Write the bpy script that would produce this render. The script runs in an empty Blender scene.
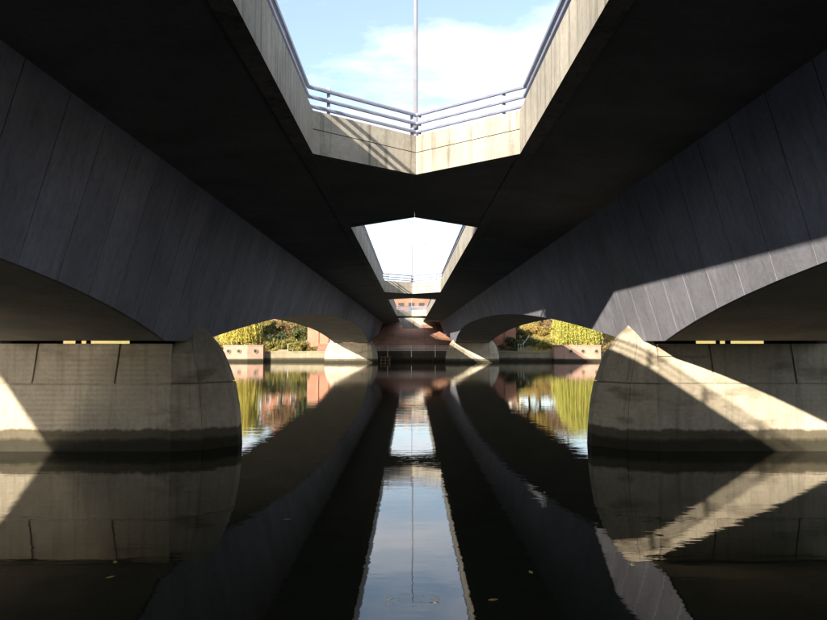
import bpy, math, random
import numpy as np
from mathutils import Vector, Matrix

random.seed(7)
RNG = np.random.default_rng(11)
R = math.radians
S = bpy.context.scene
COL = S.collection

# ------------------------------------------------------------------ camera
EYE = 3.10                       # eye height above the water
FPX, PW, PH = 760.0, 827.0, 620.0
cam = bpy.data.cameras.new('camera')
cam.sensor_fit = 'HORIZONTAL'
cam.sensor_width = 36.0
cam.lens = 36.0 * FPX / PW
cam.clip_start = 0.1
cam.clip_end = 6000
cam_o = bpy.data.objects.new('camera', cam)
COL.objects.link(cam_o)
cam_o.location = (-0.12, 0, EYE)
cam_o.rotation_euler = (R(90) + math.atan((343 - 310) / FPX), 0, -math.atan((413.5 - 411.0) / FPX))
S.camera = cam_o

# ------------------------------------------------------------------ world, sun, exposure
SUN_DIR = Vector((3.97, 7.2, -2.6)).normalized()
sun_el = math.asin(-SUN_DIR.z)
sun_rot = math.atan2(-SUN_DIR.x, -SUN_DIR.y) % (2 * math.pi)
world = bpy.data.worlds.new('World')
S.world = world
world.use_nodes = True
wn, wl = world.node_tree.nodes, world.node_tree.links
wn.clear()
w_out = wn.new('ShaderNodeOutputWorld')
w_bg = wn.new('ShaderNodeBackground')
w_bg.inputs['Strength'].default_value = 0.095
sky = wn.new('ShaderNodeTexSky')
sky.sky_type = 'NISHITA'
sky.sun_disc = False
sky.sun_elevation = sun_el
sky.sun_rotation = sun_rot
sky.air_density = 1.0
sky.dust_density = 0.6
sky.ozone_density = 1.6
tc = wn.new('ShaderNodeTexCoord')
sep = wn.new('ShaderNodeSeparateXYZ')
wl.new(tc.outputs['Generated'], sep.inputs[0])
# flatten the view direction on a cloud layer
zc = wn.new('ShaderNodeMath'); zc.operation = 'MAXIMUM'; zc.inputs[1].default_value = 0.06
wl.new(sep.outputs['Z'], zc.inputs[0])
dx = wn.new('ShaderNodeMath'); dx.operation = 'DIVIDE'
dy = wn.new('ShaderNodeMath'); dy.operation = 'DIVIDE'
wl.new(sep.outputs['X'], dx.inputs[0]); wl.new(zc.outputs[0], dx.inputs[1])
wl.new(sep.outputs['Y'], dy.inputs[0]); wl.new(zc.outputs[0], dy.inputs[1])
cmb = wn.new('ShaderNodeCombineXYZ')
wl.new(dx.outputs[0], cmb.inputs[0]); wl.new(dy.outputs[0], cmb.inputs[1])
cmb.inputs[2].default_value = 3.7
cn = wn.new('ShaderNodeTexNoise')
cn.inputs['Scale'].default_value = 1.15
cn.inputs['Detail'].default_value = 7
cn.inputs['Roughness'].default_value = 0.58
wl.new(cmb.outputs[0], cn.inputs['Vector'])
cr = wn.new('ShaderNodeValToRGB')
cr.color_ramp.elements[0].position = 0.40
cr.color_ramp.elements[0].color = (0.14, 0.14, 0.14, 1)
cr.color_ramp.elements[1].position = 0.66
cr.color_ramp.elements[1].color = (1, 1, 1, 1)
wl.new(cn.outputs['Fac'], cr.inputs[0])
cm = wn.new('ShaderNodeMath'); cm.operation = 'MULTIPLY'; cm.inputs[1].default_value = 0.85
wl.new(cr.outputs[0], cm.inputs[0])
cmix = wn.new('ShaderNodeMix'); cmix.data_type = 'RGBA'
wl.new(cm.outputs[0], cmix.inputs[0])
wl.new(sky.outputs[0], cmix.inputs[6])
cmix.inputs[7].default_value = (6.6, 6.6, 6.8, 1)
wl.new(cmix.outputs[2], w_bg.inputs['Color'])
wl.new(w_bg.outputs[0], w_out.inputs[0])

sun = bpy.data.lights.new('sun', 'SUN')
sun.energy = 5.0
sun.angle = R(0.53)
sun.color = (1.0, 0.89, 0.73)
sun_o = bpy.data.objects.new('sun', sun)
COL.objects.link(sun_o)
sun_o.location = (-30, -60, 40)
sun_o.rotation_euler = SUN_DIR.to_track_quat('-Z', 'Y').to_euler()

S.view_settings.view_transform = 'Standard'
S.view_settings.look = 'None'
S.view_settings.exposure = 1.6
S.view_settings.gamma = 1.0
S.view_settings.use_curve_mapping = False
S.render.engine = 'CYCLES'
S.cycles.max_bounces = 8
S.cycles.diffuse_bounces = 2
S.cycles.glossy_bounces = 4
S.cycles.caustics_reflective = True
S.cycles.blur_glossy = 0.27
S.cycles.sample_clamp_indirect = 20.0
S.cycles.use_denoising = True


# ------------------------------------------------------------------ node helpers
class NT:
    def __init__(self, name):
        self.m = bpy.data.materials.new(name)
        self.m.use_nodes = True
        self.n = self.m.node_tree.nodes
        self.l = self.m.node_tree.links
        self.b = self.n['Principled BSDF']
        self.geo = self.n.new('ShaderNodeNewGeometry')

    def pos(self, scale=(1, 1, 1), rot=(0, 0, 0)):
        mp = self.n.new('ShaderNodeMapping')
        mp.inputs['Scale'].default_value = scale
        mp.inputs['Rotation'].default_value = rot
        self.l.new(self.geo.outputs['Position'], mp.inputs['Vector'])
        return mp.outputs[0]

    def noise(self, vec, scale, detail=5, rough=0.55, dist=0.0):
        t = self.n.new('ShaderNodeTexNoise')
        t.inputs['Scale'].default_value = scale
        t.inputs['Detail'].default_value = detail
        t.inputs['Roughness'].default_value = rough
        t.inputs['Distortion'].default_value = dist
        self.l.new(vec, t.inputs['Vector'])
        return t.outputs['Fac']

    def ramp(self, fac, p0, p1, c0=(0, 0, 0, 1), c1=(1, 1, 1, 1)):
        r = self.n.new('ShaderNodeValToRGB')
        e = r.color_ramp.elements
        e[0].position, e[1].position = p0, p1
        e[0].color, e[1].color = c0, c1
        self.l.new(fac, r.inputs[0])
        return r.outputs[0]

    def math(self, op, a, b=None):
        m = self.n.new('ShaderNodeMath')
        m.operation = op
        for i, v in enumerate((a, b)):
            if v is None:
                continue
            if isinstance(v, (int, float)):
                m.inputs[i].default_value = v
            else:
                self.l.new(v, m.inputs[i])
        return m.outputs[0]

    def mix(self, fac, a, b, mode='MIX'):
        m = self.n.new('ShaderNodeMix')
        m.data_type = 'RGBA'
        m.blend_type = mode
        for i, v in ((0, fac), (6, a), (7, b)):
            if isinstance(v, (int, float)):
                m.inputs[i].default_value = v
            elif isinstance(v, tuple):
                m.inputs[i].default_value = v if len(v) == 4 else (*v, 1)
            else:
                self.l.new(v, m.inputs[i])
        return m.outputs[2]

    def bump(self, h, strength=0.3, dist=0.02):
        b = self.n.new('ShaderNodeBump')
        b.inputs['Strength'].default_value = strength
        b.inputs['Distance'].default_value = dist
        self.l.new(h, b.inputs['Height'])
        self.l.new(b.outputs[0], self.b.inputs['Normal'])

    def color(self, c):
        if isinstance(c, tuple):
            self.b.inputs['Base Color'].default_value = (*c[:3], 1)
        else:
            self.l.new(c, self.b.inputs['Base Color'])

    def rough(self, v):
        self.b.inputs['Roughness'].default_value = v

    def z(self):
        s = self.n.new('ShaderNodeSeparateXYZ')
        self.l.new(self.geo.outputs['Position'], s.inputs[0])
        return s.outputs['Z']

    def objrand(self):
        o = self.n.new('ShaderNodeObjectInfo')
        return o.outputs['Random']


def concrete(name, col, streak=0.35, boards=0.0, blotch=0.35, algae=False, panelvar=0.0, rough=0.85):
    t = NT(name)
    dark = tuple(c * 0.52 for c in col)
    light = tuple(min(1, c * 1.18) for c in col)
    n1 = t.noise(t.pos(), 0.55, 6, 0.6)
    c = t.mix(t.ramp(n1, 0.35, 0.68), dark, light)
    c = t.mix(blotch, col, c)
    fine = t.noise(t.pos(), 9.0, 5, 0.65)
    c = t.mix(0.25, c, t.ramp(fine, 0.3, 0.7, (0.25, 0.24, 0.22, 1), (0.75, 0.74, 0.72, 1)), 'OVERLAY')
    if streak > 0:
        st = t.noise(t.pos((3.2, 3.2, 0.22)), 1.6, 6, 0.65)
        c = t.mix(t.math('MULTIPLY', t.ramp(st, 0.5, 0.74), streak), c, (0.045, 0.043, 0.036))
    if panelvar > 0:
        o = t.objrand()
        f = t.math('MULTIPLY_ADD', o, panelvar)
        f.node.inputs[2].default_value = 1 - panelvar * 0.5
        g = t.n.new('ShaderNodeCombineColor')
        for i in range(3):
            t.l.new(f, g.inputs[i])
        c = t.mix(1.0, c, g.outputs[0], 'MULTIPLY')
    if algae:
        # brown seepage patches, then the weed line left by the river
        sp = t.noise(t.pos((0.5, 0.5, 1.6)), 1.0, 4, 0.6)
        c = t.mix(t.math('MULTIPLY', t.ramp(sp, 0.54, 0.70), 0.6), c, (0.10, 0.075, 0.05))
        wob = t.noise(t.pos((1, 1, 0.3)), 1.1, 8, 0.72)
        zz = t.math('ADD', t.z(), t.math('MULTIPLY', wob, -0.42))
        band = t.ramp(zz, 0.37, 0.45, (1, 1, 1, 1), (0, 0, 0, 1))
        mid = t.ramp(zz, 0.07, 0.19, (1, 1, 1, 1), (0, 0, 0, 1))
        c = t.mix(t.math('MULTIPLY', band, 0.84), c, (0.040, 0.034, 0.018))
        c = t.mix(t.math('MULTIPLY', mid, 0.75), c, (0.012, 0.012, 0.008))
    t.color(c)
    t.rough(rough)
    t.b.inputs['Specular IOR Level'].default_value = 0.15
    h = t.noise(t.pos(), 14, 6, 0.7)
    if boards > 0:
        bw = t.n.new('ShaderNodeTexWave')
        bw.wave_type = 'BANDS'
        bw.bands_direction = 'Z' if boards < 1 else 'Y'
        bw.inputs['Scale'].default_value = 2.2
        bw.inputs['Distortion'].default_value = 0.4
        t.l.new(t.pos(), bw.inputs['Vector'])
        h = t.math('ADD', t.math('MULTIPLY', h, 0.6), t.math('MULTIPLY', bw.outputs['Fac'], 0.4))
    t.bump(h, 0.35, 0.02)
    return t.m


def plain(name, col, rough=0.6, metal=0.0, var=0.25, scale=4.0):
    t = NT(name)
    n = t.noise(t.pos(), scale, 4, 0.6)
    t.color(t.mix(t.ramp(n, 0.3, 0.7), tuple(c * (1 - var) for c in col), tuple(min(1, c * (1 + var)) for c in col)))
    t.rough(rough)
    t.b.inputs['Metallic'].default_value = metal
    return t.m


def brick(name, c1, c2, mortar, scale=4.0, axis='xz'):
    t = NT(name)
    rot = {'xz': (R(90), 0, 0), 'xy': (0, 0, 0), 'yz': (R(90), 0, R(90))}[axis]
    b = t.n.new('ShaderNodeTexBrick')
    b.inputs['Scale'].default_value = scale
    b.inputs['Color1'].default_value = (*c1, 1)
    b.inputs['Color2'].default_value = (*c2, 1)
    b.inputs['Mortar'].default_value = (*mortar, 1)
    b.inputs['Mortar Size'].default_value = 0.015
    t.l.new(t.pos(rot=rot), b.inputs['Vector'])
    n = t.noise(t.pos(), 0.6, 5, 0.6)
    t.color(t.mix(0.5, b.outputs['Color'], t.ramp(n, 0.3, 0.7, (0.3, 0.3, 0.3, 1), (0.75, 0.72, 0.7, 1)), 'OVERLAY'))
    t.rough(0.9)
    t.bump(b.outputs['Fac'], 0.3, -0.02)
    return t.m


def leafmat(name, c1, c2, c3):
    t = NT(name)
    n = t.noise(t.pos(), 1.1, 3, 0.6)
    wn_ = t.n.new('ShaderNodeTexWhiteNoise')
    sn = t.n.new('ShaderNodeVectorMath'); sn.operation = 'SNAP'
    sn.inputs[1].default_value = (0.35, 0.35, 0.35)
    t.l.new(t.geo.outputs['Position'], sn.inputs[0])
    t.l.new(sn.outputs[0], wn_.inputs['Vector'])
    c = t.mix(t.ramp(n, 0.35, 0.65), c1, c2)
    c = t.mix(t.math('MULTIPLY', wn_.outputs['Value'], 0.5), c, c3)
    t.color(c)
    t.rough(0.7)
    tr = t.n.new('ShaderNodeBsdfTranslucent')
    t.l.new(c, tr.inputs['Color'])
    ms = t.n.new('ShaderNodeMixShader')
    ms.inputs[0].default_value = 0.25
    t.l.new(t.b.outputs[0], ms.inputs[1])
    t.l.new(tr.outputs[0], ms.inputs[2])
    t.l.new(ms.outputs[0], t.n['Material Output'].inputs[0])
    return t.m


M = {}
M['pier'] = concrete('pier_concrete', (0.43, 0.38, 0.295), streak=0.4, boards=0.5, blotch=0.4, algae=True, panelvar=0.10)
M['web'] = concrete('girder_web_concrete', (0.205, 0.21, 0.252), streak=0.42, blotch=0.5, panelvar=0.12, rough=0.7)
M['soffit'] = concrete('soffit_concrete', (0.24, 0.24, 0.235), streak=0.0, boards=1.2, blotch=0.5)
M['fascia'] = concrete('fascia_concrete', (0.335, 0.312, 0.268), streak=0.8, blotch=0.6, panelvar=0.08)
M['girder_soffit'] = concrete('girder_soffit_concrete', (0.45, 0.415, 0.355), streak=0.0, boards=1.2, blotch=0.55)  # lighter than the deck soffit: light off the water put into its colour
M['stone'] = concrete('quay_stone', (0.23, 0.20, 0.14), streak=0.3, algae=True)
M['shaded_stone'] = concrete('shaded_quay_stone', (0.07, 0.06, 0.05), streak=0.3, algae=True)  # quay stone copy with the shade under the decks put into its colour
M['asphalt'] = concrete('asphalt', (0.05, 0.05, 0.05), streak=0, blotch=0.3)
M['rail'] = plain('rail_galvanised', (0.21, 0.23, 0.32), 0.45, 0.2, 0.15)
M['white'] = plain('white_paint', (0.75, 0.75, 0.76), 0.5, 0, 0.08)
M['lamp'] = plain('lamp_column_grey', (0.20, 0.20, 0.23), 0.5, 0.2, 0.1)
M['lens'] = plain('lamp_lens', (0.55, 0.55, 0.5), 0.2, 0, 0.1)
M['black'] = plain('bearing_rubber', (0.02, 0.02, 0.02), 0.8, 0, 0.2)
M['brick'] = brick('red_brick', (0.35, 0.16, 0.10), (0.28, 0.115, 0.075), (0.32, 0.25, 0.19), 4.0, 'xz')
M['brown_brick'] = brick('brown_brick', (0.24, 0.115, 0.07), (0.19, 0.085, 0.055), (0.22, 0.17, 0.13), 4.0, 'xz')
M['brick_slope'] = brick('brick_paving', (0.34, 0.17, 0.105), (0.27, 0.125, 0.08), (0.24, 0.18, 0.13), 2.2, 'xy')
M['pink'] = brick('pale_pink_brick', (0.34, 0.205, 0.155), (0.29, 0.165, 0.125), (0.34, 0.27, 0.21), 4.0, 'xz')
M['wood'] = plain('weathered_timber', (0.22, 0.14, 0.08), 0.85, 0, 0.35)
M['bark'] = plain('bark', (0.075, 0.055, 0.04), 0.9, 0, 0.4)
M['render_white'] = plain('white_render', (0.72, 0.70, 0.66), 0.8, 0, 0.08)
M['tile'] = plain('roof_tile', (0.20, 0.085, 0.06), 0.85, 0, 0.3)
M['glass'] = plain('window_glass', (0.03, 0.035, 0.045), 0.12, 0, 0.2)
M['willow_l'] = leafmat('willow_gold_leaf', (0.46, 0.37, 0.05), (0.56, 0.48, 0.12), (0.33, 0.32, 0.06))
M['willow_r'] = leafmat('willow_lime_leaf', (0.38, 0.36, 0.055), (0.48, 0.45, 0.11), (0.22, 0.24, 0.045))
M['green'] = leafmat('green_leaf', (0.10, 0.12, 0.035), (0.17, 0.17, 0.05), (0.06, 0.075, 0.025))
M['darkgreen'] = leafmat('dark_green_leaf', (0.045, 0.065, 0.025), (0.08, 0.095, 0.03), (0.03, 0.04, 0.02))
M['russet'] = leafmat('russet_leaf', (0.20, 0.125, 0.055), (0.26, 0.18, 0.08), (0.12, 0.08, 0.04))
M['olive'] = leafmat('olive_leaf', (0.20, 0.18, 0.04), (0.28, 0.24, 0.05), (0.10, 0.10, 0.03))
M['gold'] = leafmat('gold_leaf', (0.30, 0.20, 0.05), (0.36, 0.27, 0.07), (0.2, 0.14, 0.04))


def ground_mat():
    t = NT('bank_grass')
    n = t.noise(t.pos(), 0.18, 6, 0.65)
    n2 = t.noise(t.pos(), 2.5, 5, 0.7)
    c = t.mix(t.ramp(n, 0.38, 0.62), (0.15, 0.16, 0.035), (0.27, 0.17, 0.06))
    c = t.mix(t.math('MULTIPLY', t.ramp(n2, 0.4, 0.7), 0.45), c, (0.30, 0.25, 0.07))
    t.color(c)
    t.rough(0.95)
    t.bump(n2, 0.8, 0.1)
    return t.m


M['grass'] = ground_mat()


def water_mat():
    t = NT('river_water')
    t.color((0.010, 0.011, 0.007))
    t.rough(0.0)
    t.b.inputs['IOR'].default_value = 1.333
    a = t.noise(t.pos((0.55, 1.5, 1)), 1.0, 3, 0.5, 0.3)
    b = t.noise(t.pos((1.6, 4.0, 1)), 1.3, 3, 0.55, 0.4)
    patch = t.ramp(t.noise(t.pos((0.10, 0.045, 1)), 1.0, 3, 0.6), 0.38, 0.66, (0.75, 0.75, 0.75, 1), (1.7, 1.7, 1.7, 1))
    h = t.math('ADD', t.math('MULTIPLY', a, 0.7), t.math('MULTIPLY', b, 0.22))
    h = t.math('MULTIPLY', h, patch)
    t.bump(h, 1.0, 0.0035)
    return t.m


M['water'] = water_mat()


# ------------------------------------------------------------------ mesh helpers
def put(name, me, mat, parent=None, kind=None, smooth=False):
    o = bpy.data.objects.new(name, me)
    COL.objects.link(o)
    if mat is not None and not me.materials:
        me.materials.append(M[mat])
    if parent is not None:
        o.parent = parent
        o.matrix_parent_inverse = Matrix.Translation(parent.location).inverted() if parent.type == 'EMPTY' else Matrix.Identity(4)
    if kind:
        o['kind'] = kind
    if smooth:
        for p in me.polygons:
            p.use_smooth = True
    return o


def raw(verts, faces, name='mesh'):
    me = bpy.data.meshes.new(name)
    me.from_pydata([tuple(v) for v in verts], [], faces)
    me.update()
    return me


def thing(name, label, cat, loc=(0, 0, 0), group=None):
    o = bpy.data.objects.new(name, None)
    o.empty_display_size = 0.3
    COL.objects.link(o)
    o.location = loc
    o['label'] = label
    o['category'] = cat
    if group:
        o['group'] = group
    return o


def tag(o, label, cat, group=None):
    o['label'] = label
    o['category'] = cat
    if group:
        o['group'] = group
    return o


class MB:
    """collects simple solids into one mesh"""
    def __init__(self):
        self.v, self.f = [], []

    def add(self, vs, fs):
        k = len(self.v)
        self.v += [tuple(v) for v in vs]
        self.f += [tuple(i + k for i in f) for f in fs]
        return self

    def box(self, x0, x1, y0, y1, z0, z1):
        return self.prism([(x0, y0), (x1, y0), (x1, y1), (x0, y1)], z0, z1)

    def prism(self, poly, z0, z1):
        a = sum(poly[i][0] * poly[(i + 1) % len(poly)][1] - poly[(i + 1) % len(poly)][0] * poly[i][1] for i in range(len(poly)))
        if a < 0:
            poly = poly[::-1]
        n = len(poly)
        vs = [(x, y, z0) for x, y in poly] + [(x, y, z1) for x, y in poly]
        fs = [tuple(range(n))[::-1], tuple(range(n, 2 * n))]
        fs += [(i, (i + 1) % n, n + (i + 1) % n, n + i) for i in range(n)]
        return self.add(vs, fs)

    def tube(self, pts, rad, n=8):
        pts = [Vector(p) for p in pts]
        rads = rad if isinstance(rad, (list, tuple)) else [rad] * len(pts)
        vs, fs = [], []
        for i, p in enumerate(pts):
            d = (pts[min(i + 1, len(pts) - 1)] - pts[max(i - 1, 0)]).normalized()
            u = d.cross(Vector((0, 0, 1)))
            if u.length < 1e-3:
                u = Vector((1, 0, 0))
            u.normalize()
            w = u.cross(d)
            for k in range(n):
                a = 2 * math.pi * k / n
                vs.append(p + (u * math.cos(a) + w * math.sin(a)) * rads[i])
        for i in range(len(pts) - 1):
            for k in range(n):
                a, b = i * n + k, i * n + (k + 1) % n
                fs.append((a, b, b + n, a + n))
        fs.append(tuple(range(n)))
        fs.append(tuple(range((len(pts) - 1) * n, len(pts) * n))[::-1])
        return self.add(vs, fs)

    def build(self, name, mat, parent=None, kind=None, smooth=False):
        return put(name, raw(self.v, self.f, name), mat, parent, kind, smooth)


# ------------------------------------------------------------------ the setting
def terrain(x, y):
    if abs(x) > 80 and -9 <= y <= 128:  # land added beneath the unseen tree belts at the sides
        return 1.3
    if y > 128.0:
        t = min(1, max(0, (y - 134) / 24.0))
        h = 1.55 + 6.2 * (t * t * (3 - 2 * t)) + 0.35 * math.sin(x * 0.21 + y * 0.1) * t
        return h
    if y < -9:
        t = min(1, max(0, (-13 - y) / 16.0))
        return 1.5 + 6.2 * (t * t * (3 - 2 * t))
    return -2.5


xs = sorted(set([-3000, -1200, -500, -250, -150, -110] + list(np.arange(-90, 91, 3.0)) + [110, 150, 250, 500, 1200, 3000]))
ys = sorted(set([-3000, -900, -300, -120, -60, -33, -30, -28, -25, -22, -19, -16, -13, -9.2, -8.8, 0, 60, 120, 127.9, 128.3] + list(np.arange(131, 170, 3.0)) + [180, 200, 240, 320, 500, 1000, 2500, 5000]))
gv = [(x, y, terrain(x, y)) for y in ys for x in xs]
nx = len(xs)
gf = [(j * nx + i, j * nx + i + 1, (j + 1) * nx + i + 1, (j + 1) * nx + i) for j in range(len(ys) - 1) for i in range(nx - 1)]
put('ground', raw(gv, gf, 'ground'), 'grass', kind='structure', smooth=True)
put('water', raw([(-2500, -9.1, 0), (2500, -9.1, 0), (2500, 128.1, 0), (-2500, 128.1, 0)], [(0, 1, 2, 3)], 'water'), 'water', kind='structure')

# ------------------------------------------------------------------ the twin bridge
Z = EYE                      # heights below are given relative to the eye, then lifted by Z
EDGE, ROOT, ROOT_Z = 2.30, 5.55, 4.00
MIDX = 9.35
Y0, Y1 = -30.0, 152.0
FB, FT = 4.20, 5.17          # fascia bottom / top
DECK = 4.86


def arch(y):
    b = 0.058
    if y < 20.5:
        u = abs(y - 0.5) / 20.0
        return b + 1.6 * (1 - min(1, u) ** 2.5)
    if y < 24.0:
        return b
    if y < 117.5:
        u = abs(y - 70.75) / 46.75
        return b + 2.12 * (1 - min(1, u) ** 2.5)
    if y < 121.5:
        return b
    u = min(1, abs(y - 152) / 30.5)
    return b + 1.5 * (1 - u ** 2.5)


def webx(z):
    return ROOT + 0.3 * (ROOT_Z - z)


CBS = [22.1, 68.0, 123.2]      # crossheads that link the two decks


def cb(c):
    return dict(fs=c - 5.4, fc=c - 3.3, bc=c + 3.2, bs=c + 5.4)


def bridge(s, label):
    """s = -1 left deck, +1 right deck"""
    t = thing('road_bridge', label, 'bridge', (s * MIDX, 22.2, Z + 0.08), group='twin road bridges')

    def sx(poly):
        return [(s * x, y) for x, y in poly]

    # box girder core
    sta = sorted(set([Y0, Y1, 20.5, 24.0, 117.5, 121.5] + list(np.arange(Y0, Y1, 1.45)) + [20.1, 19.6, 19.0, 24.6, 25.4, 117.2, 116.6, 115.8, 121.9, 122.6]))
    vs, fs = [], []
    for y in sta:
        a = arch(y) + 0.012
        xi = webx(a) + 0.07
        xo = 2 * MIDX - xi
        for (x, z) in ((ROOT + 0.07, ROOT_Z + 0.3), (xi, a), (xo, a), (2 * MIDX - ROOT - 0.07, ROOT_Z + 0.3)):
            vs.append((s * x, y, z + Z))
    for i in range(len(sta) - 1):
        for k in range(4):
            a, b = i * 4 + k, i * 4 + (k + 1) % 4
            f = (a, b, b + 4, a + 4)
            fs.append(f if s > 0 else f[::-1])
    fs.append((0, 1, 2, 3)); fs.append(tuple(len(vs) - 4 + k for k in (3, 2, 1, 0)))
    put('box_girder', raw(vs, fs, 'box_girder'), 'girder_soffit', t)
    # facing panels on both webs
    ys_ = list(np.arange(Y0, Y1 - 1.0, 1.45))
    for i, ya in enumerate(ys_):
        yb = min(ya + 1.45, Y1)
        for side in (0, 1):
            if side == 1 and i % 4:
                continue
            if side == 1:
                yb = min(ya + 5.8, Y1)
            g = 0.011
            cols = [ya + g, yb - g] if side == 0 else list(np.linspace(ya + g, yb - g, 5))
            if side == 0 and any(ya < q < yb for q in (20.5, 24, 117.5, 121.5)):
                cols = [ya + g] + [q for q in (20.5, 24, 117.5, 121.5) if ya + g < q < yb - g] + [yb - g]
            v, f = [], []
            for y in cols:
                a = arch(y)
                for (x, z) in ((ROOT, ROOT_Z + 0.1), (webx(a), a), (webx(a) + 0.09, a), (ROOT + 0.09, ROOT_Z + 0.1)):
                    if side:
                        x = 2 * MIDX - x
                    v.append((s * x, y, z + Z))
            m = len(cols)
            for c in range(m - 1):
                for k in range(4):
                    q = (c * 4 + k, c * 4 + (k + 1) % 4, (c + 1) * 4 + (k + 1) % 4, (c + 1) * 4 + k)
                    f.append(q)
            f.append((0, 1, 2, 3)); f.append(tuple((m - 1) * 4 + k for k in (3, 2, 1, 0)))
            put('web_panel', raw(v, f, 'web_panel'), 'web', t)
    # deck slab, cast in bays
    joints = [Y0] + sorted([cb(c)['fs'] for c in CBS] + [cb(c)['bs'] for c in CBS]) + [Y1]
    bays = []
    for a, b in zip(joints[:-1], joints[1:]):
        n = max(1, round((b - a) / 11.0))
        bays += [(a + (b - a) * i / n, a + (b - a) * (i + 1) / n) for i in range(n)]
    prof = [(EDGE + 0.30, 4.245), (ROOT + 0.35, ROOT_Z), (2 * MIDX - ROOT - 0.35, ROOT_Z), (2 * MIDX - EDGE - 0.3, 4.245),
            (2 * MIDX - EDGE - 0.3, DECK), (EDGE + 0.30, DECK)]
    for a, b in bays:
        v = [(s * x, y, z + Z) for y in (a + 0.012, b - 0.012) for x, z in prof]
        f = [(k, (k + 1) % 6, 6 + (k + 1) % 6, 6 + k) for k in range(6)] + [tuple(range(6))[::-1], tuple(range(6, 12))]
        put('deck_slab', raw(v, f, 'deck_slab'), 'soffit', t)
    MB().box(min(s * 3.1, s * 15.6), max(s * 3.1, s * 15.6), Y0 + 0.1, Y1 - 0.1, Z + DECK + 0.004, Z + DECK + 0.09).build('road_surface', 'asphalt', t)
    # outer edge
    for a, b in bays:
        x0, x1 = sorted((s * (2 * MIDX - EDGE), s * (2 * MIDX - EDGE - 0.32)))
        MB().box(x0, x1, a + 0.008, b - 0.008, Z + FB, Z + FT).build('edge_fascia', 'fascia', t)
    # inner edge: fascias along the openings, half crossheads
    runs = []          # straight parapet runs as pairs of plan points (x > 0 side)
    runs.append([(EDGE, Y0), (EDGE, cb(CBS[0])['fs'])])
    for i, c in enumerate(CBS):
        k = cb(c)
        poly = [(0.002, k['fc'] + .19), (EDGE, k['fs'] + .19), (EDGE + 0.28, k['fs'] + .19), (EDGE + 0.28, k['bs'] - .19), (EDGE, k['bs'] - .19), (0.002, k['bc'] - .19)]
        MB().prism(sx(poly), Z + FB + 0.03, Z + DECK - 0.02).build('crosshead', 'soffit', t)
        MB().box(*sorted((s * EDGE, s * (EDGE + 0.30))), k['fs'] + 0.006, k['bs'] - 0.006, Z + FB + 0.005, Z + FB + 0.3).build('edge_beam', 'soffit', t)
        for sgn, a, b in ((1, (EDGE, k['fs']), (0.003, k['fc'])), (-1, (EDGE, k['bs']), (0.003, k['bc']))):
            dv = Vector((b[0] - a[0], b[1] - a[1])).normalized()
            wd = 0.20 * sgn / abs(dv.x)
            lo = [a, b, (b[0], b[1] + wd), (a[0] + 0.18, a[1] + wd), (a[0] + 0.18, a[1])]
            MB().prism(sx(lo), Z + FB, Z + 4.745).build('crosshead_fascia', 'fascia', t)
            p = 0.012 * sgn
            up = [(x, y - p) for x, y in (a, b)] + [(b[0], b[1] + wd + p), (a[0] + 0.3, a[1] + wd + p), (a[0] + 0.3, a[1] - p)]
            MB().prism(sx(up), Z + 4.760, Z + FT).build('parapet_plinth', 'fascia', t)
            runs.append([a, b])
        nxt = cb(CBS[i + 1])['fs'] if i + 1 < len(CBS) else Y1
        runs.append([(EDGE, k['bs']), (EDGE, nxt)])
    for a, b in runs:
        L = math.hypot(b[0] - a[0], b[1] - a[1])
        side_run = abs(a[0] - b[0]) < 1e-6
        if side_run:
            n = max(1, round(L / 11.0))
            for i in range(n):
                ya, yb = a[1] + L * i / n, a[1] + L * (i + 1) / n
                MB().box(*sorted((s * EDGE, s * (EDGE + 0.32))), ya + 0.006, yb - 0.006, Z + FB, Z + FT).build('edge_fascia', 'fascia', t)
        # rails set 12 cm behind the face
        if side_run:
            off = Vector((0.12, 0))
        else:
            d = Vector((b[0] - a[0], b[1] - a[1])).normalized()
            nrm = Vector((-d.y, d.x))
            if (nrm.y > 0) != (b[1] > a[1]):
                nrm = -nrm
            off = nrm * 0.12
        pa = Vector(a) + off
        pb = Vector(b) + off
        if not side_run:
            pa = pa + (pb - pa).normalized() * -0.08
            pb.x = 0.004
        for zr, rr in ((5.30, 0.045), (5.51, 0.045), (5.73, 0.050)):
            MB().tube([(s * pa.x, pa.y, Z + zr), (s * pb.x, pb.y, Z + zr)], rr, 8).build('rail', 'rail', t, smooth=False)
        if side_run:
            n = max(1, round(L / 2.9))
            ts = [(i + 0.05) / n for i in range(n)]
        else:
            ts = [0.2, 0.985]
        for q in ts:
            p = pa.lerp(pb, q) + off * 0.75
            w = 0.035
            MB().box(s * p.x - w, s * p.x + w, p.y - w * 1.4, p.y + w * 1.4, Z + FT - 0.05, Z + 5.86).build('rail_post', 'rail', t)
    if s < 0:
        # added unseen deck flare, shaped to cast the shadow on the left pier
        fl = [(-16.36, 17.8), (-16.36, Y0), (-30.7, Y0)]
        MB().prism(fl, Z + 4.23, Z + DECK).build('shadow_flare_slab', 'soffit', t)
        MB().prism([(-16.42, 17.8), (-16.72, 17.8), (-31.1, Y0), (-30.75, Y0)], Z + FB, Z + FT).build('shadow_flare_fascia', 'fascia', t)
    # outer rails, plain
    for zr in (5.30, 5.51, 5.73):
        MB().tube([(s * (2 * MIDX - EDGE - 0.12), Y0, Z + zr), (s * (2 * MIDX - EDGE - 0.12), Y1, Z + zr)], 0.045, 6).build('rail', 'rail', t)
    return t


bridge(-1, 'left of the twin concrete road bridges, its web wholly in shade')
bridge(1, 'right of the twin concrete road bridges, with a sunlit band on its web')


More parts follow.
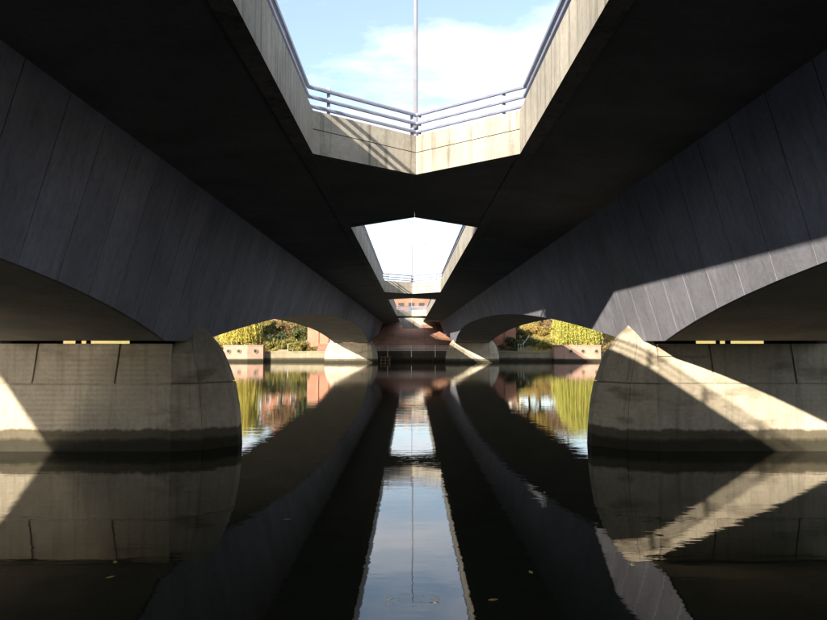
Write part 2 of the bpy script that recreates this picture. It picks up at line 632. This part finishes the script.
# ------------------------------------------------------------------ piers
def pier(s, yc, label, detail=True):
    HT = 1.55                                      # half thickness along the bridge
    t = thing('bridge_pier', label, 'pier', (s * MIDX, yc, -1.2), group='concrete river piers')
    MIDP = 9.62
    XF = 7.0                                       # where the flat face ends and the cutwater begins
    XO = 2 * MIDP - XF
    top = -0.022
    # shaft (core, panels stand 4 cm proud of it)
    MB().box(*sorted((s * (XF + 0.02), s * (XO - 0.02))), yc - HT + 0.05, yc + HT - 0.05, -1.2, Z + top - 0.012).build('shaft', 'pier', t)
    # panels, front and back
    def panel(pts, front):
        ya, yb = (yc - HT, yc - HT + 0.06) if front else (yc + HT, yc + HT - 0.06)
        n = len(pts)
        v = [(s * x, ya, Z + z) for x, z in pts] + [(s * x, yb, Z + z) for x, z in pts]
        f = [tuple(range(n)), tuple(range(n, 2 * n))[::-1]] + [(i, n + i, n + (i + 1) % n, (i + 1) % n) for i in range(n)]
        if (s > 0) == front:
            pass
        put('face_panel', raw(v, f, 'face_panel'), 'pier', t)
    j = 0.020
    J1, J2 = -1.17, -0.40
    for front in (True, False):
        a, b = 8.62, 10.98                       # upper joints, leaning with height
        ln = 0.16
        k = 0.028
        panel([(XF, J2 + j), (a - ln * 0.65 - k, J2 + j), (a - ln - k, top), (XF, top)], front)
        panel([(XF, J1 + j), (a - k, J1 + j), (a - ln * 0.66 - k, J2 - j), (XF, J2 - j)], front)
        panel([(a + k, J1 + j), (b - k, J1 + j), (b - ln - k, top), (a - ln + k, top)], front)
        panel([(b + k, J1 + j), (XO, J1 + j), (XO, top), (b - ln + k, top)], front)
        panel([(XF, -4.2), (XO, -4.2), (XO, J1 - j), (XF, J1 - j)], front)

    # cutwaters: lofted levels of a three-sided nose, domed to an apex against the web
    levels = [(-4.3, 5.33, 1), (-3.1, 5.35, 1), (-2.5, 5.38, 1), (-1.9, 5.44, 1), (-1.25, 5.56, 1), (-0.75, 5.74, 1),
              (-0.3, 5.93, 0.97), (0.0, 6.12, 0.82), (0.28, 6.34, 0.5), (0.55, 6.60, 0.06)]
    for out in (0, 1):
        def plan(tip, h):
            mid = tip + (XF - tip) * 0.50
            q = [(XF, -HT * h), (mid, -HT * h * 0.80), (tip, -HT * h * 0.20), (tip, HT * h * 0.20), (mid, HT * h * 0.80), (XF, HT * h)]
            return [((2 * MIDP - x) if out else x, y) for x, y in q]
        # facets are cut by the same horizontal joint as the face panels
        rows = [[-4.3, -3.1, -2.5, -1.9, -1.25, J1 - j], [J1 + j, -0.75, -0.3, 0.0, 0.28, 0.55]]

        def lev(z):
            for (za, ta, ha), (zb, tb, hb) in zip(levels[:-1], levels[1:]):
                if za <= z <= zb:
                    u = (z - za) / (zb - za)
                    return ta + (tb - ta) * u, ha + (hb - ha) * u
        for row in rows:
            for k in range(5):
                v, f = [], []
                for z in row:
                    tip, h = lev(z)
                    q = plan(tip, h)
                    A, B = Vector(q[k]), Vector(q[k + 1])
                    g = (B - A)
                    if g.length > 0.06:
                        g = g.normalized() * 0.006
                    else:
                        g = g * 0.0
                    cen = Vector((q[0][0], 0))
                    for p in (A + g, B - g, B - g + (cen - B) * 0.10, A + g + (cen - A) * 0.10):
                        v.append((s * p.x, yc + p.y, Z + z))
                m = len(row)
                for r in range(m - 1):
                    for e in range(4):
                        f.append((r * 4 + e, r * 4 + (e + 1) % 4, (r + 1) * 4 + (e + 1) % 4, (r + 1) * 4 + e))
                f.append((0, 1, 2, 3)); f.append(tuple((m - 1) * 4 + e for e in (3, 2, 1, 0)))
                put('cutwater_facet', raw(v, f, 'cutwater_facet'), 'pier', t)
        # solid core of the nose
        v, f = [], []
        for z, tip, h in levels:
            q = plan(tip, h)
            cen = Vector((q[0][0], 0))
            for p in q:
                p = Vector(p)
                p = p + (cen - p) * 0.06
                v.append((s * p.x, yc + p.y, Z + z - 0.02))
        for r in range(len(levels) - 1):
            for e in range(6):
                f.append((r * 6 + e, r * 6 + (e + 1) % 6, (r + 1) * 6 + (e + 1) % 6, (r + 1) * 6 + e))
        f.append(tuple(range(6)))
        f.append(tuple((len(levels) - 1) * 6 + e for e in range(6)))
        put('cutwater', raw(v, f, 'cutwater'), 'pier', t)
    # bearings under the girder
    inner, outer = (8.60, 11.05) if s < 0 else (8.49, 11.0)
    blocks = [(6.75, inner, 0.5), (outer, 12.15, 0.5)] + ([(10.00, 10.09, 0.07), (10.29, 10.42, 0.07)] if s < 0 else [(9.31, 9.39, 0.07), (9.60, 9.72, 0.07)])
    for xa, xb, dd in blocks:
        MB().box(*sorted((s * xa, s * xb)), yc - dd, yc + dd, Z + top - 0.012, Z + 0.070).build('bearing', 'black', t)
    return t


pier(-1, 23.45, 'left near pier, mostly shaded, with rippling light at its outer end')
pier(1, 23.45, 'right near pier, crossed by a diagonal band of sunlight')
pier(-1, 121.0, 'left far pier with a brilliant white sunlit face')
pier(1, 121.0, 'right far pier, grey with a thin sunlit wedge')


# ------------------------------------------------------------------ lamp columns
def lamp(y, label):
    t = thing('lamp_post', label, 'lamp post', (0, y, Z + DECK - 0.02), group='tall lamp posts between the decks')
    MB().tube([(0, y, Z + DECK - 0.02), (0, y, Z + 5.6)], 0.075, 12).build('base', 'lamp', t, smooth=True)
    MB().tube([(0, y, Z + 5.6), (0, y, Z + 15.6)], [0.058, 0.045], 12).build('column', 'lamp', t, smooth=True)
    for s in (-1, 1):
        MB().tube([(0, y, Z + 15.3), (s * 0.5, y, Z + 15.55), (s * 1.5, y, Z + 15.65)], 0.035, 8).build('arm', 'lamp', t, smooth=True)
        b = MB()
        pts = [(s * x, y, Z + 15.65 + dz) for x, dz in ((1.45, 0), (1.6, 0), (1.9, 0.01), (2.2, 0.02), (2.32, 0.02))]
        b.tube(pts, [0.04, 0.10, 0.13, 0.10, 0.03], 10)
        h = b.build('lamp_head', 'lamp', t, smooth=True)
        MB().box(*sorted((s * 1.7, s * 2.15)), y - 0.08, y + 0.08, Z + 15.50, Z + 15.56).build('lens', 'lens', h)
    return t


lamp(CBS[0] - 2.75, 'nearest tall grey lamp post, rising out of the frame above the first crossbeam')
lamp(CBS[1] - 2.75, 'middle tall grey lamp post on the second crossbeam')
lamp(CBS[2] - 2.75, 'farthest tall grey lamp post on the last crossbeam')


# ------------------------------------------------------------------ far bank: quay, railing, brick slope
def quay(x0, x1, label, y=128.0, top=1.72, blk=3.6, cop='stone', wall='stone'):
    t = thing('quay_wall', label, 'quay wall', ((x0 + x1) / 2, y, -1.5))
    n = max(1, round((x1 - x0) / blk))
    w = (x1 - x0) / n
    for i in range(n):
        a, b = x0 + i * w, x0 + (i + 1) * w
        MB().box(a + 0.01, b - 0.01, y, y + 1.2, -1.5, top - 0.27).build('wall_block', wall, t)
        MB().box(a + 0.01, b - 0.01, y - 0.08, y + 1.25, top - 0.25, top).build('coping_stone', cop, t)
    return t


quay(-90, -14.2, 'pale stone quay wall left of the bridges, below the gold willow')
quay(-14.15, 14.15, 'dark quay wall in shade under the bridges, below the white railing', cop='shaded_stone', wall='shaded_stone')
quay(14.2, 90, 'stone quay wall right of the bridges, below the lime willow')

# white railing under the bridge
rt = thing('railing', 'white metal railing on the shaded quay between the far piers', 'railing', (0, 128.3, 1.72))
for zz in (1.86, 2.28, 2.62):
    MB().tube([(-14, 128.3, zz), (14, 128.3, zz)], 0.045, 6).build('rail', 'white', rt)
for i in range(7):
    x = -12.0 + 4.0 * i - 0.05
    MB().box(x - 0.06, x + 0.06, 127.86, 127.91, 0.75, 2.75).build('post', 'white', rt)
    MB().box(x - 0.05, x + 0.05, 127.91, 128.33, 1.76, 1.84).build('bracket', 'white', rt)
for i in range(112):
    x = -13.9 + 0.25 * i
    MB().box(x - 0.02, x + 0.02, 128.29, 128.31, 1.86, 2.62).build('baluster', 'white', rt)

# brick paved slope under the decks
sl = thing('brick_slope', 'red brick paved slope rising beneath the bridges behind the railing', 'slope', (0, 140, 1.6))
NSL = 14
for r in range(6):
    for c in range(NSL):
        xa, xb = -16.8 + 33.6 * c / NSL, -16.8 + 33.6 * (c + 1) / NSL
        ya, yb = 134.0 + 16.0 * r / 6, 134.0 + 16.0 * (r + 1) / 6
        za, zb = 1.75 + 5.0 * r / 6, 1.75 + 5.0 * (r + 1) / 6
        g = 0.02
        v = [(xa + g, ya + g, za), (xb - g, ya + g, za), (xb - g, yb - g, zb), (xa + g, yb - g, zb)]
        v += [(x, y + 0.3, z - 0.9) for x, y, z in v]
        put('brick_paving_bay', raw(v, [(0, 1, 2, 3), (7, 6, 5, 4), (0, 4, 5, 1), (1, 5, 6, 2), (2, 6, 7, 3), (3, 7, 4, 0)], 'brick_paving_bay'), 'brick_slope', sl)
MB().box(-16.8, 16.8, 128.9, 134.0, 1.2, 1.735).build('footpath', 'stone', sl)

# abutment behind the slope
ab = thing('abutment', 'concrete abutment wall at the head of the brick slope', 'abutment', (0, 151, 5))
MB().box(-16.6, 16.6, 150.0, 153.0, 4.0, Z + 4.0).build('wall', 'fascia', ab)
MB().box(-16.8, 16.8, 152.2, 153.6, Z + 3.9, Z + FT).build('back_wall', 'fascia', ab)
# drainage hopper hanging below the third crosshead
hp = MB()
v = [(-2.25, 139.6, Z + 4.85), (2.25, 139.6, Z + 4.85), (2.25, 142.5, Z + 4.85), (-2.25, 142.5, Z + 4.85),
     (-1.65, 139.8, Z + 2.75), (1.65, 139.8, Z + 2.75), (1.65, 142.3, Z + 2.75), (-1.65, 142.3, Z + 2.75)]
hp.add(v, [(3, 2, 1, 0), (4, 5, 6, 7), (0, 1, 5, 4), (1, 2, 6, 5), (2, 3, 7, 6), (3, 0, 4, 7)])
tag(hp.build('drainage_hopper', 'fascia'), 'tapered ochre concrete block hanging under the farthest crossbeam', 'concrete block')

# near bank behind the viewpoint, built like the far one
quay(-90, 90, 'stone quay wall of the near bank behind the viewpoint', y=-10.2, blk=6.0)
nb = thing('abutment', 'concrete abutment with brick slope at the near end of the bridges', 'abutment', (0, -29, 1.5))
MB().add([(-16.8, -13.5, 1.3), (16.8, -13.5, 1.3), (16.8, -28.5, 7.05), (-16.8, -28.5, 7.05), (-16.8, -28.5, 1.3), (16.8, -28.5, 1.3)],
         [(0, 1, 2, 3), (0, 4, 5, 1), (3, 2, 5, 4), (0, 3, 4), (1, 5, 2)]).build('brick_slope', 'brick_slope', nb)
MB().box(-16.6, 16.6, -32.0, -29.0, 1.3, Z + 3.98).build('wall', 'fascia', nb)

# timber fender by left far pier
fd = thing('timber_fender', 'small brown timber fender at the water beside the left far pier', 'fender', (-5, 126.8, -1))
for x in (-5.1, -4.4, -3.7):
    MB().tube([(x, 126.8, -1.2), (x, 126.8, 0.95)], 0.11, 8).build('post', 'wood', fd)
for zz in (0.25, 0.7):
    MB().box(-5.3, -3.5, 126.62, 126.72, zz - 0.09, zz + 0.09).build('plank', 'wood', fd)


# brick towers flanking the abutment
def tower(s, label):
    t = thing('brick_wall', label, 'brick wall', (s * 16.4, 140, 1.4), group='brick walls flanking the abutment')
    xi, xo = 13.6, 18.9
    v = []
    for y in (138.0, 139.0):
        v += [(s * xi, y, 1.3), (s * xo, y, 1.3), (s * xo, y, 7.6), (s * xi, y, 7.6)]
    f = [(0, 1, 2, 3), (7, 6, 5, 4), (0, 4, 5, 1), (1, 5, 6, 2), (2, 6, 7, 3), (3, 7, 4, 0)]
    put('wall', raw(v, f, 'wall'), 'brick', t)
    MB().box(*sorted((s * (xi - 0.1), s * (xo + 0.1))), 137.9, 139.1, 7.605, 7.8).build('coping', 'stone', t)
    for k in (15.3, 17.1):
        MB().box(*sorted((s * (k - 0.25), s * (k + 0.25))), 137.78, 137.997, 1.3, 7.5).build('pilaster', 'brick', t)
    return t


tower(-1, 'sunlit pink brick wall beside the left far pier')
tower(1, 'shaded red brick wall beside the right far pier')


# low brick landing stages standing in the water
def landing(x0, x1, side, label):
    t = thing('landing_stage', label, 'landing stage', ((x0 + x1) / 2, 126.5, -1.2), group='pink brick landing stages')
    yf = 125.2
    if side < 0:
        poly = [(x0, yf), (x1 - 2.4, yf), (x1, yf + 1.0), (x1, 127.95), (x0, 127.95)]
        holes = [(x0 + 0.9, yf, 0), (x0 + 2.6, yf, 0), (x1 - 1.2, yf + 0.5, math.atan2(1.0, 2.4))]
    else:
        poly = [(x0, yf + 0.9), (x0 + 1.6, yf), (x1, yf), (x1, 127.95), (x0, 127.95)]
        holes = [(x0 + 2.6, yf, 0), (x0 + 4.6, yf, 0), (x1 - 0.8, yf, 0)]
    MB().prism(poly, -1.2, 0.5).build('plinth', 'stone', t)
    ins = [(x + (0.04 if x < (x0 + x1) / 2 else -0.04), y + 0.05) for x, y in poly]
    MB().prism(ins, 0.503, 2.62).build('wall', 'pink', t)
    MB().prism([(x + (-0.05 if x < (x0 + x1) / 2 else 0.05), y - 0.05) for x, y in poly], 2.623, 2.78).build('coping', 'pink', t)
    for (x, y, a) in holes:
        d = Vector((math.cos(a), math.sin(a), 0)); nn = Vector((math.sin(a), -math.cos(a), 0))
        c = Vector((x, y, 1.75)) + nn * 0.0
        vs, fs = [], []
        N = 14
        for ring, (rr, out) in enumerate(((0.36, 0.0), (0.36, 0.10), (0.24, 0.10), (0.24, -0.0))):
            for k in range(N):
                q = 2 * math.pi * k / N
                vs.append(c + d * (rr * math.cos(q)) + Vector((0, 0, rr * math.sin(q))) + nn * out)
        for ring in range(3):
            for k in range(N):
                fs.append((ring * N + k, ring * N + (k + 1) % N, (ring + 1) * N + (k + 1) % N, (ring + 1) * N + k))
        put('porthole_surround', raw(vs, fs, 'porthole_surround'), 'stone', t)
        fs2 = [tuple(range(N))]
        vs2 = [c + d * (0.25 * math.cos(2 * math.pi * k / N)) + Vector((0, 0, 0.25 * math.sin(2 * math.pi * k / N))) + nn * -0.02 for k in range(N)]
        vs2 = [p + nn * 0.0 for p in vs2]
        k0 = [p + nn * 0.035 for p in vs2]
        put('porthole', raw(k0, fs2, 'porthole'), 'black', t)
    return t


landing(-31.0, -24.6, -1, 'pink brick landing stage with round openings in front of the gold willow')
landing(23.6, 31.2, 1, 'pink brick landing stage with round openings under the lime willow')


# stairs up the banks with pale handrails
def stairs(s, label):
    t = thing('bank_stairs', label, 'stairs', (s * 21, 137, 1.7), group='stairs up the river bank')
    for i in range(18):
        x = s * (22.5 - 0.20 * i) if s < 0 else s * (19.5 + 0.2 * i)
        y = 133.5 + 0.55 * i
        z = max(terrain(x, y), 1.75) + 0.12
        MB().box(x - 0.9, x + 0.9, y, y + 0.56, z - 0.6, z + 0.08).build('step', 'stone', t)
        if i % 4 == 0:
            MB().tube([(x - s * 0.8, y, z), (x - s * 0.8, y, z + 1.0)], 0.03, 6).build('handrail_post', 'white', t)
    pts = []
    for i in range(0, 18):
        x = s * (22.5 - 0.20 * i) if s < 0 else s * (19.5 + 0.2 * i)
        y = 133.5 + 0.55 * i
        pts.append((x - s * 0.8, y, max(terrain(x, y), 1.75) + 1.12))
    MB().tube(pts, 0.04, 6).build('handrail', 'white', t)


stairs(-1, 'stairs with pale handrail climbing the left bank beside the pink brick wall')
stairs(1, 'stairs with pale handrail climbing the right bank beside the dark hedge')


# ------------------------------------------------------------------ vegetation
def leaf_mesh(cent, size, elong=1.6, droop=0.0, name='crown'):
    n = len(cent)
    d = RNG.normal(size=(n, 3))
    d[:, 2] -= droop
    d /= np.linalg.norm(d, axis=1, keepdims=True)
    r = RNG.normal(size=(n, 3))
    u = np.cross(d, r)
    u /= np.linalg.norm(u, axis=1, keepdims=True) + 1e-9
    sz = size * RNG.uniform(0.6, 1.4, size=(n, 1))
    a = d * sz * elong * 0.5
    b = u * sz * 0.5
    v = np.stack([cent - a, cent + b * 0.9, cent + a, cent - b * 0.9], axis=1).reshape(-1, 3)
    f = np.arange(4 * n).reshape(-1, 4)
    me = bpy.data.meshes.new(name)
    me.vertices.add(4 * n)
    me.vertices.foreach_set('co', v.ravel())
    me.loops.add(4 * n)
    me.loops.foreach_set('vertex_index', f.ravel())
    me.polygons.add(n)
    me.polygons.foreach_set('loop_start', np.arange(0, 4 * n, 4))
    me.update()
    me.validate()
    return me


def limbs(t, base, h, spread, n, r0):
    MB().tube([base, (base[0] + 0.15, base[1], base[2] + h * 0.35), (base[0], base[1] + 0.2, base[2] + h * 0.7)], [r0, r0 * 0.75, r0 * 0.4], 9).build('trunk', 'bark', t, smooth=True)
    for i in range(n):
        a = 2 * math.pi * i / n + random.uniform(-0.4, 0.4)
        z0 = base[2] + h * random.uniform(0.28, 0.6)
        e = spread * random.uniform(0.5, 0.95)
        p1 = (base[0] + math.cos(a) * e * 0.45, base[1] + math.sin(a) * e * 0.45, z0 + h * 0.18)
        p2 = (base[0] + math.cos(a) * e, base[1] + math.sin(a) * e, z0 + h * random.uniform(0.22, 0.36))
        MB().tube([(base[0] + 0.05, base[1] + 0.05, z0), p1, p2], [r0 * 0.42, r0 * 0.28, r0 * 0.09], 6).build('limb', 'bark', t, smooth=True)


def willow(x, y, h, rx, mat, label, strands=420, low=0.35):
    z = terrain(x, y)
    t = thing('willow_tree', label, 'willow tree', (x, y, z), group='weeping willows on the far bank')
    limbs(t, (x, y, z - 0.3), h, rx * 0.8, 8, 0.38)
    pts = []
    lobes = [(RNG.uniform(0, 2 * np.pi), RNG.uniform(0.3, 0.85), RNG.uniform(0.75, 1.08)) for _ in range(14)]
    for i in range(strands):
        la, lr, lh = lobes[i % len(lobes)]
        r = min(1.0, abs(RNG.normal(lr, 0.14)))
        a = la + RNG.normal(0, 0.35)
        zt = z + h * lh * math.sqrt(max(0.02, 1 - 0.72 * r * r)) * RNG.uniform(0.85, 1.0)
        zb = z + h * RNG.uniform(0.05, 0.30) if r > low else z + h * RNG.uniform(0.35, 0.6)
        n = int((zt - zb) * 6.0) + 2
        zz = np.linspace(zt, zb, n) + RNG.normal(0, 0.06, n)
        k = np.linspace(0, 1, n)
        rr = rx * r * (0.86 + 0.16 * np.sqrt(k))
        pts.append(np.stack([x + rr * np.cos(a) + RNG.normal(0, 0.07, n), y + rr * np.sin(a) * 0.9 + RNG.normal(0, 0.07, n), zz], axis=1))
    put('crown', leaf_mesh(np.concatenate(pts), 0.125, 2.8, 2.2), mat, t)
    return t


def tree(x, y, h, rx, mat, label, name='broadleaf_tree', n=5200, low=0.25, size=0.28, cat='tree', group='trees on the far bank', bare=1.0):
    z = terrain(x, y)
    t = thing(name, label, cat, (x, y, z), group=group)
    limbs(t, (x, y, z - 0.3), h, rx * 0.8, 7, 0.05 * h ** 0.8)
    cl = []
    for i in range(26):
        d = RNG.normal(size=3)
        d /= np.linalg.norm(d)
        q = RNG.uniform(0.35, 0.95)
        cz = z + h * (low + (1 - low) * 0.5)
        cl.append((np.array([x + d[0] * rx * q, y + d[1] * rx * q, cz + d[2] * h * (1 - low) * 0.5 * q]), RNG.uniform(0.22, 0.42) * rx))
    pts = []
    for c, r in cl:
        m = int(n / 26 * bare)
        d = RNG.normal(size=(m, 3))
        d /= np.linalg.norm(d, axis=1, keepdims=True)
        pts.append(c + d * (r * RNG.uniform(0.45, 1.0, size=(m, 1)) ** 0.5))
    p = np.concatenate(pts)
    p[:, 2] = np.maximum(p[:, 2], z + 0.05)
    put('crown', leaf_mesh(p, size, 1.4, 0.3), mat, t)
    return t


def bush(x, y, h, rx, mat, label, n=2600):
    z = terrain(x, y)
    t = thing('bush', label, 'bush', (x, y, z), group='bushes on the far bank')
    st = MB()
    for i in range(5):
        a = i * 1.25
        st.tube([(x, y, z - 0.2), (x + rx * 0.5 * math.cos(a), y + rx * 0.5 * math.sin(a), z + h * 0.7)], [0.05, 0.02], 5)
    st.build('stem', 'bark', t)
    cl = [(np.array([x + RNG.normal(0, .5) * rx, y + RNG.uniform(-.7, .7) * rx, z + RNG.uniform(.05, .85) ** 1.3 * h]), RNG.uniform(.14, .42) * rx) for _ in range(14)]
    pts = []
    for c, r in cl:
        m = n // 14
        d = RNG.normal(size=(m, 3)); d /= np.linalg.norm(d, axis=1, keepdims=True)
        pts.append(c + d * np.array([1, 1, 0.75]) * (r * RNG.uniform(0.3, 1, size=(m, 1)) ** 0.5) + RNG.normal(0, 0.12, size=(m, 3)))
    p = np.concatenate(pts)
    p[:, 2] = np.clip(p[:, 2], z + 0.03, z + h * 1.1)
    put('foliage', leaf_mesh(p, 0.20, 1.5, 0.1), mat, t)


willow(-31.5, 139.0, 11.5, 5.4, 'willow_l', 'golden weeping willow left of the bridges', strands=1000)
willow(28.9, 133.5, 11.5, 4.6, 'willow_r', 'lime yellow weeping willow trailing over the right landing stage', strands=900)
tree(-26.0, 152.0, 7.0, 3.4, 'russet', 'russet tree between the gold willow and the green bushes', bare=0.6)
tree(-40.0, 150.0, 10.0, 4.6, 'olive', 'olive tree behind the gold willow, left of it')
tree(-20.5, 150.0, 6.2, 2.8, 'darkgreen', 'dark green tree behind the left stairs')
tree(-48.0, 146.0, 9.5, 4.4, 'gold', 'gold leaved tree farthest left on the far bank')
tree(24.0, 156.0, 8.5, 4.2, 'gold', 'gold tree on top of the right bank, behind the hedge')
tree(30.5, 154.0, 8.5, 4.4, 'russet', 'russet tree behind the lime willow')
tree(38.5, 142.0, 9.0, 3.8, 'russet', 'bare russet tree right of the lime willow', bare=0.6)
tree(47.0, 148.0, 10.0, 4.8, 'olive', 'olive tree farthest right on the far bank')
tree(20.5, 152.5, 6.5, 3.2, 'russet', 'russet tree at the head of the right stairs', bare=0.7)
tree(27.0, 161.0, 9.0, 4.6, 'olive', 'olive tree on the right skyline beside the lime willow')
tree(36.0, 160.0, 10.0, 4.4, 'olive', 'tall olive tree on the right skyline')
tree(-33.0, 161.0, 9.0, 4.4, 'olive', 'tall olive tree on the left skyline')
for x, y, h, rx, mt, lb in (
        (-25.0, 139.5, 2.6, 2.3, 'darkgreen', 'dark bush just right of the gold willow'),
        (-22.6, 143.5, 3.4, 2.4, 'russet', 'brown twiggy bush in the middle of the left bank'),
        (-19.6, 134.6, 1.9, 2.2, 'olive', 'low yellow green bush at the foot of the left stairs'),
        (-20.8, 142.5, 3.2, 2.0, 'green', 'green bush above the left stairs'),
        (-23.4, 137.0, 2.2, 2.2, 'olive', 'olive bush at the foot of the left bank, between dark bush and stairs'),
        (-26.4, 145.5, 3.0, 2.6, 'green', 'green bush high on the left bank behind the dark bush'),
        (-21.6, 147.0, 3.0, 2.6, 'gold', 'gold bush at the top of the left bank'),
        (-35.8, 135.0, 1.6, 2.2, 'olive', 'low olive bush left of the left landing stage'),
        (-27.8, 134.5, 1.3, 1.8, 'olive', 'small olive bush behind the left landing stage'),
        (17.8, 134.8, 2.6, 2.0, 'darkgreen', 'dark hedge at the foot of the right brick wall'),
        (19.3, 141.0, 4.2, 1.8, 'darkgreen', 'tall dark bush against the right brick wall'),
        (23.0, 145.5, 2.4, 2.6, 'gold', 'orange gold bush high on the right bank'),
        (26.5, 148.5, 2.6, 3.0, 'russet', 'brown bush high on the right bank beside the lime willow'),
        (22.0, 140.5, 1.2, 1.8, 'green', 'low green bush halfway up the right bank'),
        (25.5, 139.0, 1.4, 2.2, 'olive', 'low olive bush on the right bank beside the stairs'),
        (36.0, 134.5, 2.0, 2.2, 'russet', 'low russet bush right of the lime willow')):
    bush(x, y, h, rx, mt, lb)


# ------------------------------------------------------------------ buildings behind the bank
def house(x, y, w, d, h, wall, label, cat='house', rows=2, cols=3):
    z = terrain(x, y) - 0.3
    t = thing('house', label, cat, (x, y, z))
    MB().box(x - w / 2, x + w / 2, y, y + d, z, z + h).build('wall', wall, t)
    rp = h + w * 0.32
    v = [(x - w / 2 - 0.3, y - 0.3, z + h), (x + w / 2 + 0.3, y - 0.3, z + h), (x, y - 0.3, z + rp),
         (x - w / 2 - 0.3, y + d + 0.3, z + h), (x + w / 2 + 0.3, y + d + 0.3, z + h), (x, y + d + 0.3, z + rp)]
    rf = put('roof', raw(v, [(0, 1, 2), (5, 4, 3), (0, 2, 5, 3), (2, 1, 4, 5), (1, 0, 3, 4)], 'roof'), 'tile', t)
    MB().box(x + w * 0.2, x + w * 0.2 + 0.7, y + d * 0.5, y + d * 0.5 + 0.9, z + h, z + rp + 0.9).build('chimney', 'brick', rf)
    MB().prism([(x - w / 2, y - 0.02), (x + w / 2, y - 0.02), (x + w / 2, y - 0.005), (x - w / 2, y - 0.005)], z + h - 0.25, z + h - 0.01).build('string_course', 'stone', t)
    for r in range(rows):
        for c in range(cols):
            wx = x - w / 2 + w * (c + 0.5) / cols
            wz = z + h * (r + 0.35) / rows
            f = MB().box(wx - 0.55, wx + 0.55, y - 0.06, y + 0.05, wz, wz + 1.25).build('window', 'white', t)
            MB().box(wx - 0.46, wx + 0.46, y - 0.075, y - 0.05, wz + 0.09, wz + 1.16).build('pane', 'glass', f)
    return t


# rough grass on the far bank
gx = RNG.uniform(-48, 48, 26000)
gy = RNG.uniform(133.6, 158, 26000)
keep = np.abs(gx) > 17.2
gx, gy = gx[keep], gy[keep]
gz = np.array([terrain(a, b) for a, b in zip(gx, gy)]) + RNG.uniform(0.0, 0.22, len(gx))
half = RNG.uniform(0, 1, len(gx)) < 0.55
for msk, mt, lb in ((half, 'olive', 'rough green grass on the far bank slope'), (~half, 'gold', 'dry golden grass and fallen leaves on the far bank slope')):
    g_ = put('grass', leaf_mesh(np.stack([gx[msk], gy[msk], gz[msk]], axis=1), 0.22, 1.8, -0.6, 'grass'), mt, kind='stuff')
    tag(g_, lb, 'grass')

# unseen tree belts added on each side to cut low sky light
for sx_, lab in ((-1, 'added unseen tree belt blocking low sky light upstream, left of the bridges'), (1, 'added unseen tree belt blocking low sky light downstream, right of the bridges')):
    n_ = 15000
    tops = {}
    py = RNG.uniform(-12, 132, n_)
    crown = 9.5 + 3.0 * np.sin(py * 0.43) + 2.0 * np.sin(py * 0.17 + 1.3)
    pz = 0.6 + (RNG.uniform(0, 1, n_) ** 0.8) * crown
    pxx = sx_ * (86 + 5 * np.sin(py * 0.6) + RNG.normal(0, 2.2, n_))
    wd_ = put('sky_block_trees', leaf_mesh(np.stack([pxx, py, pz], axis=1), 0.95, 1.3, 0.2, 'sky_block_trees'), 'olive', kind='stuff')
    tag(wd_, lab, 'sky_block_trees')

# a few fallen leaves afloat on the river
for lx, ly, la, where in ((0.86, 9.3, 0.3, 'lowest leaf right of the mirrored sky'), (2.65, 15.9, 1.2, 'farthest leaf, in the dark right of the mirrored sky'),
                          (-4.3, 10.9, 2.0, 'upper leaf of the pair below the left near pier'), (-4.1, 10.2, 0.9, 'lower leaf of the pair below the left near pier'),
                          (3.9, 12.4, 2.6, 'leaf on the mirrored right girder'), (-2.3, 13.5, 0.1, 'leaf in the dark left of the mirrored sky'),
                          (1.5, 10.4, 1.7, 'leaf just right of the mirrored sky, above the lowest')):
    ca, sa = math.cos(la), math.sin(la)
    outl = [(-0.06, 0), (-0.03, 0.022), (0.01, 0.03), (0.05, 0.012), (0.075, 0), (0.05, -0.012), (0.01, -0.03), (-0.03, -0.022)]
    lm = MB().prism([(lx + ca * a - sa * b, ly + sa * a + ca * b) for a, b in outl], 0.004, 0.010).build('floating_leaf', 'gold')
    tag(lm, 'small floating ' + where if where.startswith('leaf') else 'small floating leaf, ' + where, 'leaf', 'fallen leaves afloat on the river')

house(-27.5, 160, 8.0, 8, 6.0, 'brick', 'red brick house behind the left bank, seen mirrored in the water')
house(-19.6, 166, 4.5, 6, 5.2, 'render_white', 'white rendered house behind the left bank', rows=2, cols=2)
house(22.0, 168, 5.0, 6, 5.2, 'render_white', 'white rendered house behind the right bank', rows=2, cols=2)

ob = thing('office_block', 'long red brick block with pale window bands beyond the end of the bridges', 'building', (0, 230, 6))
MB().box(-30, 30, 230, 244, 5, 21.0).build('wall', 'brown_brick', ob)
MB().box(-30.3, 30.3, 229.7, 244.3, 21.0, 21.5).build('roof', 'stone', ob)
for r in range(5):
    z0 = 8.2 + 2.9 * r
    MB().box(-29, 29, 229.86, 230.02, z0 - 0.18, z0 - 0.02).build('sill_band', 'stone', ob)
    for c in range(19):
        x = -27.9 + 3.1 * c
        f = MB().box(x - 0.95, x + 0.95, 229.90, 230.05, z0, z0 + 1.35).build('window', 'tile', ob)
        MB().box(x - 0.84, x + 0.84, 229.88, 229.93, z0 + 0.1, z0 + 1.25).build('pane', 'glass', f)
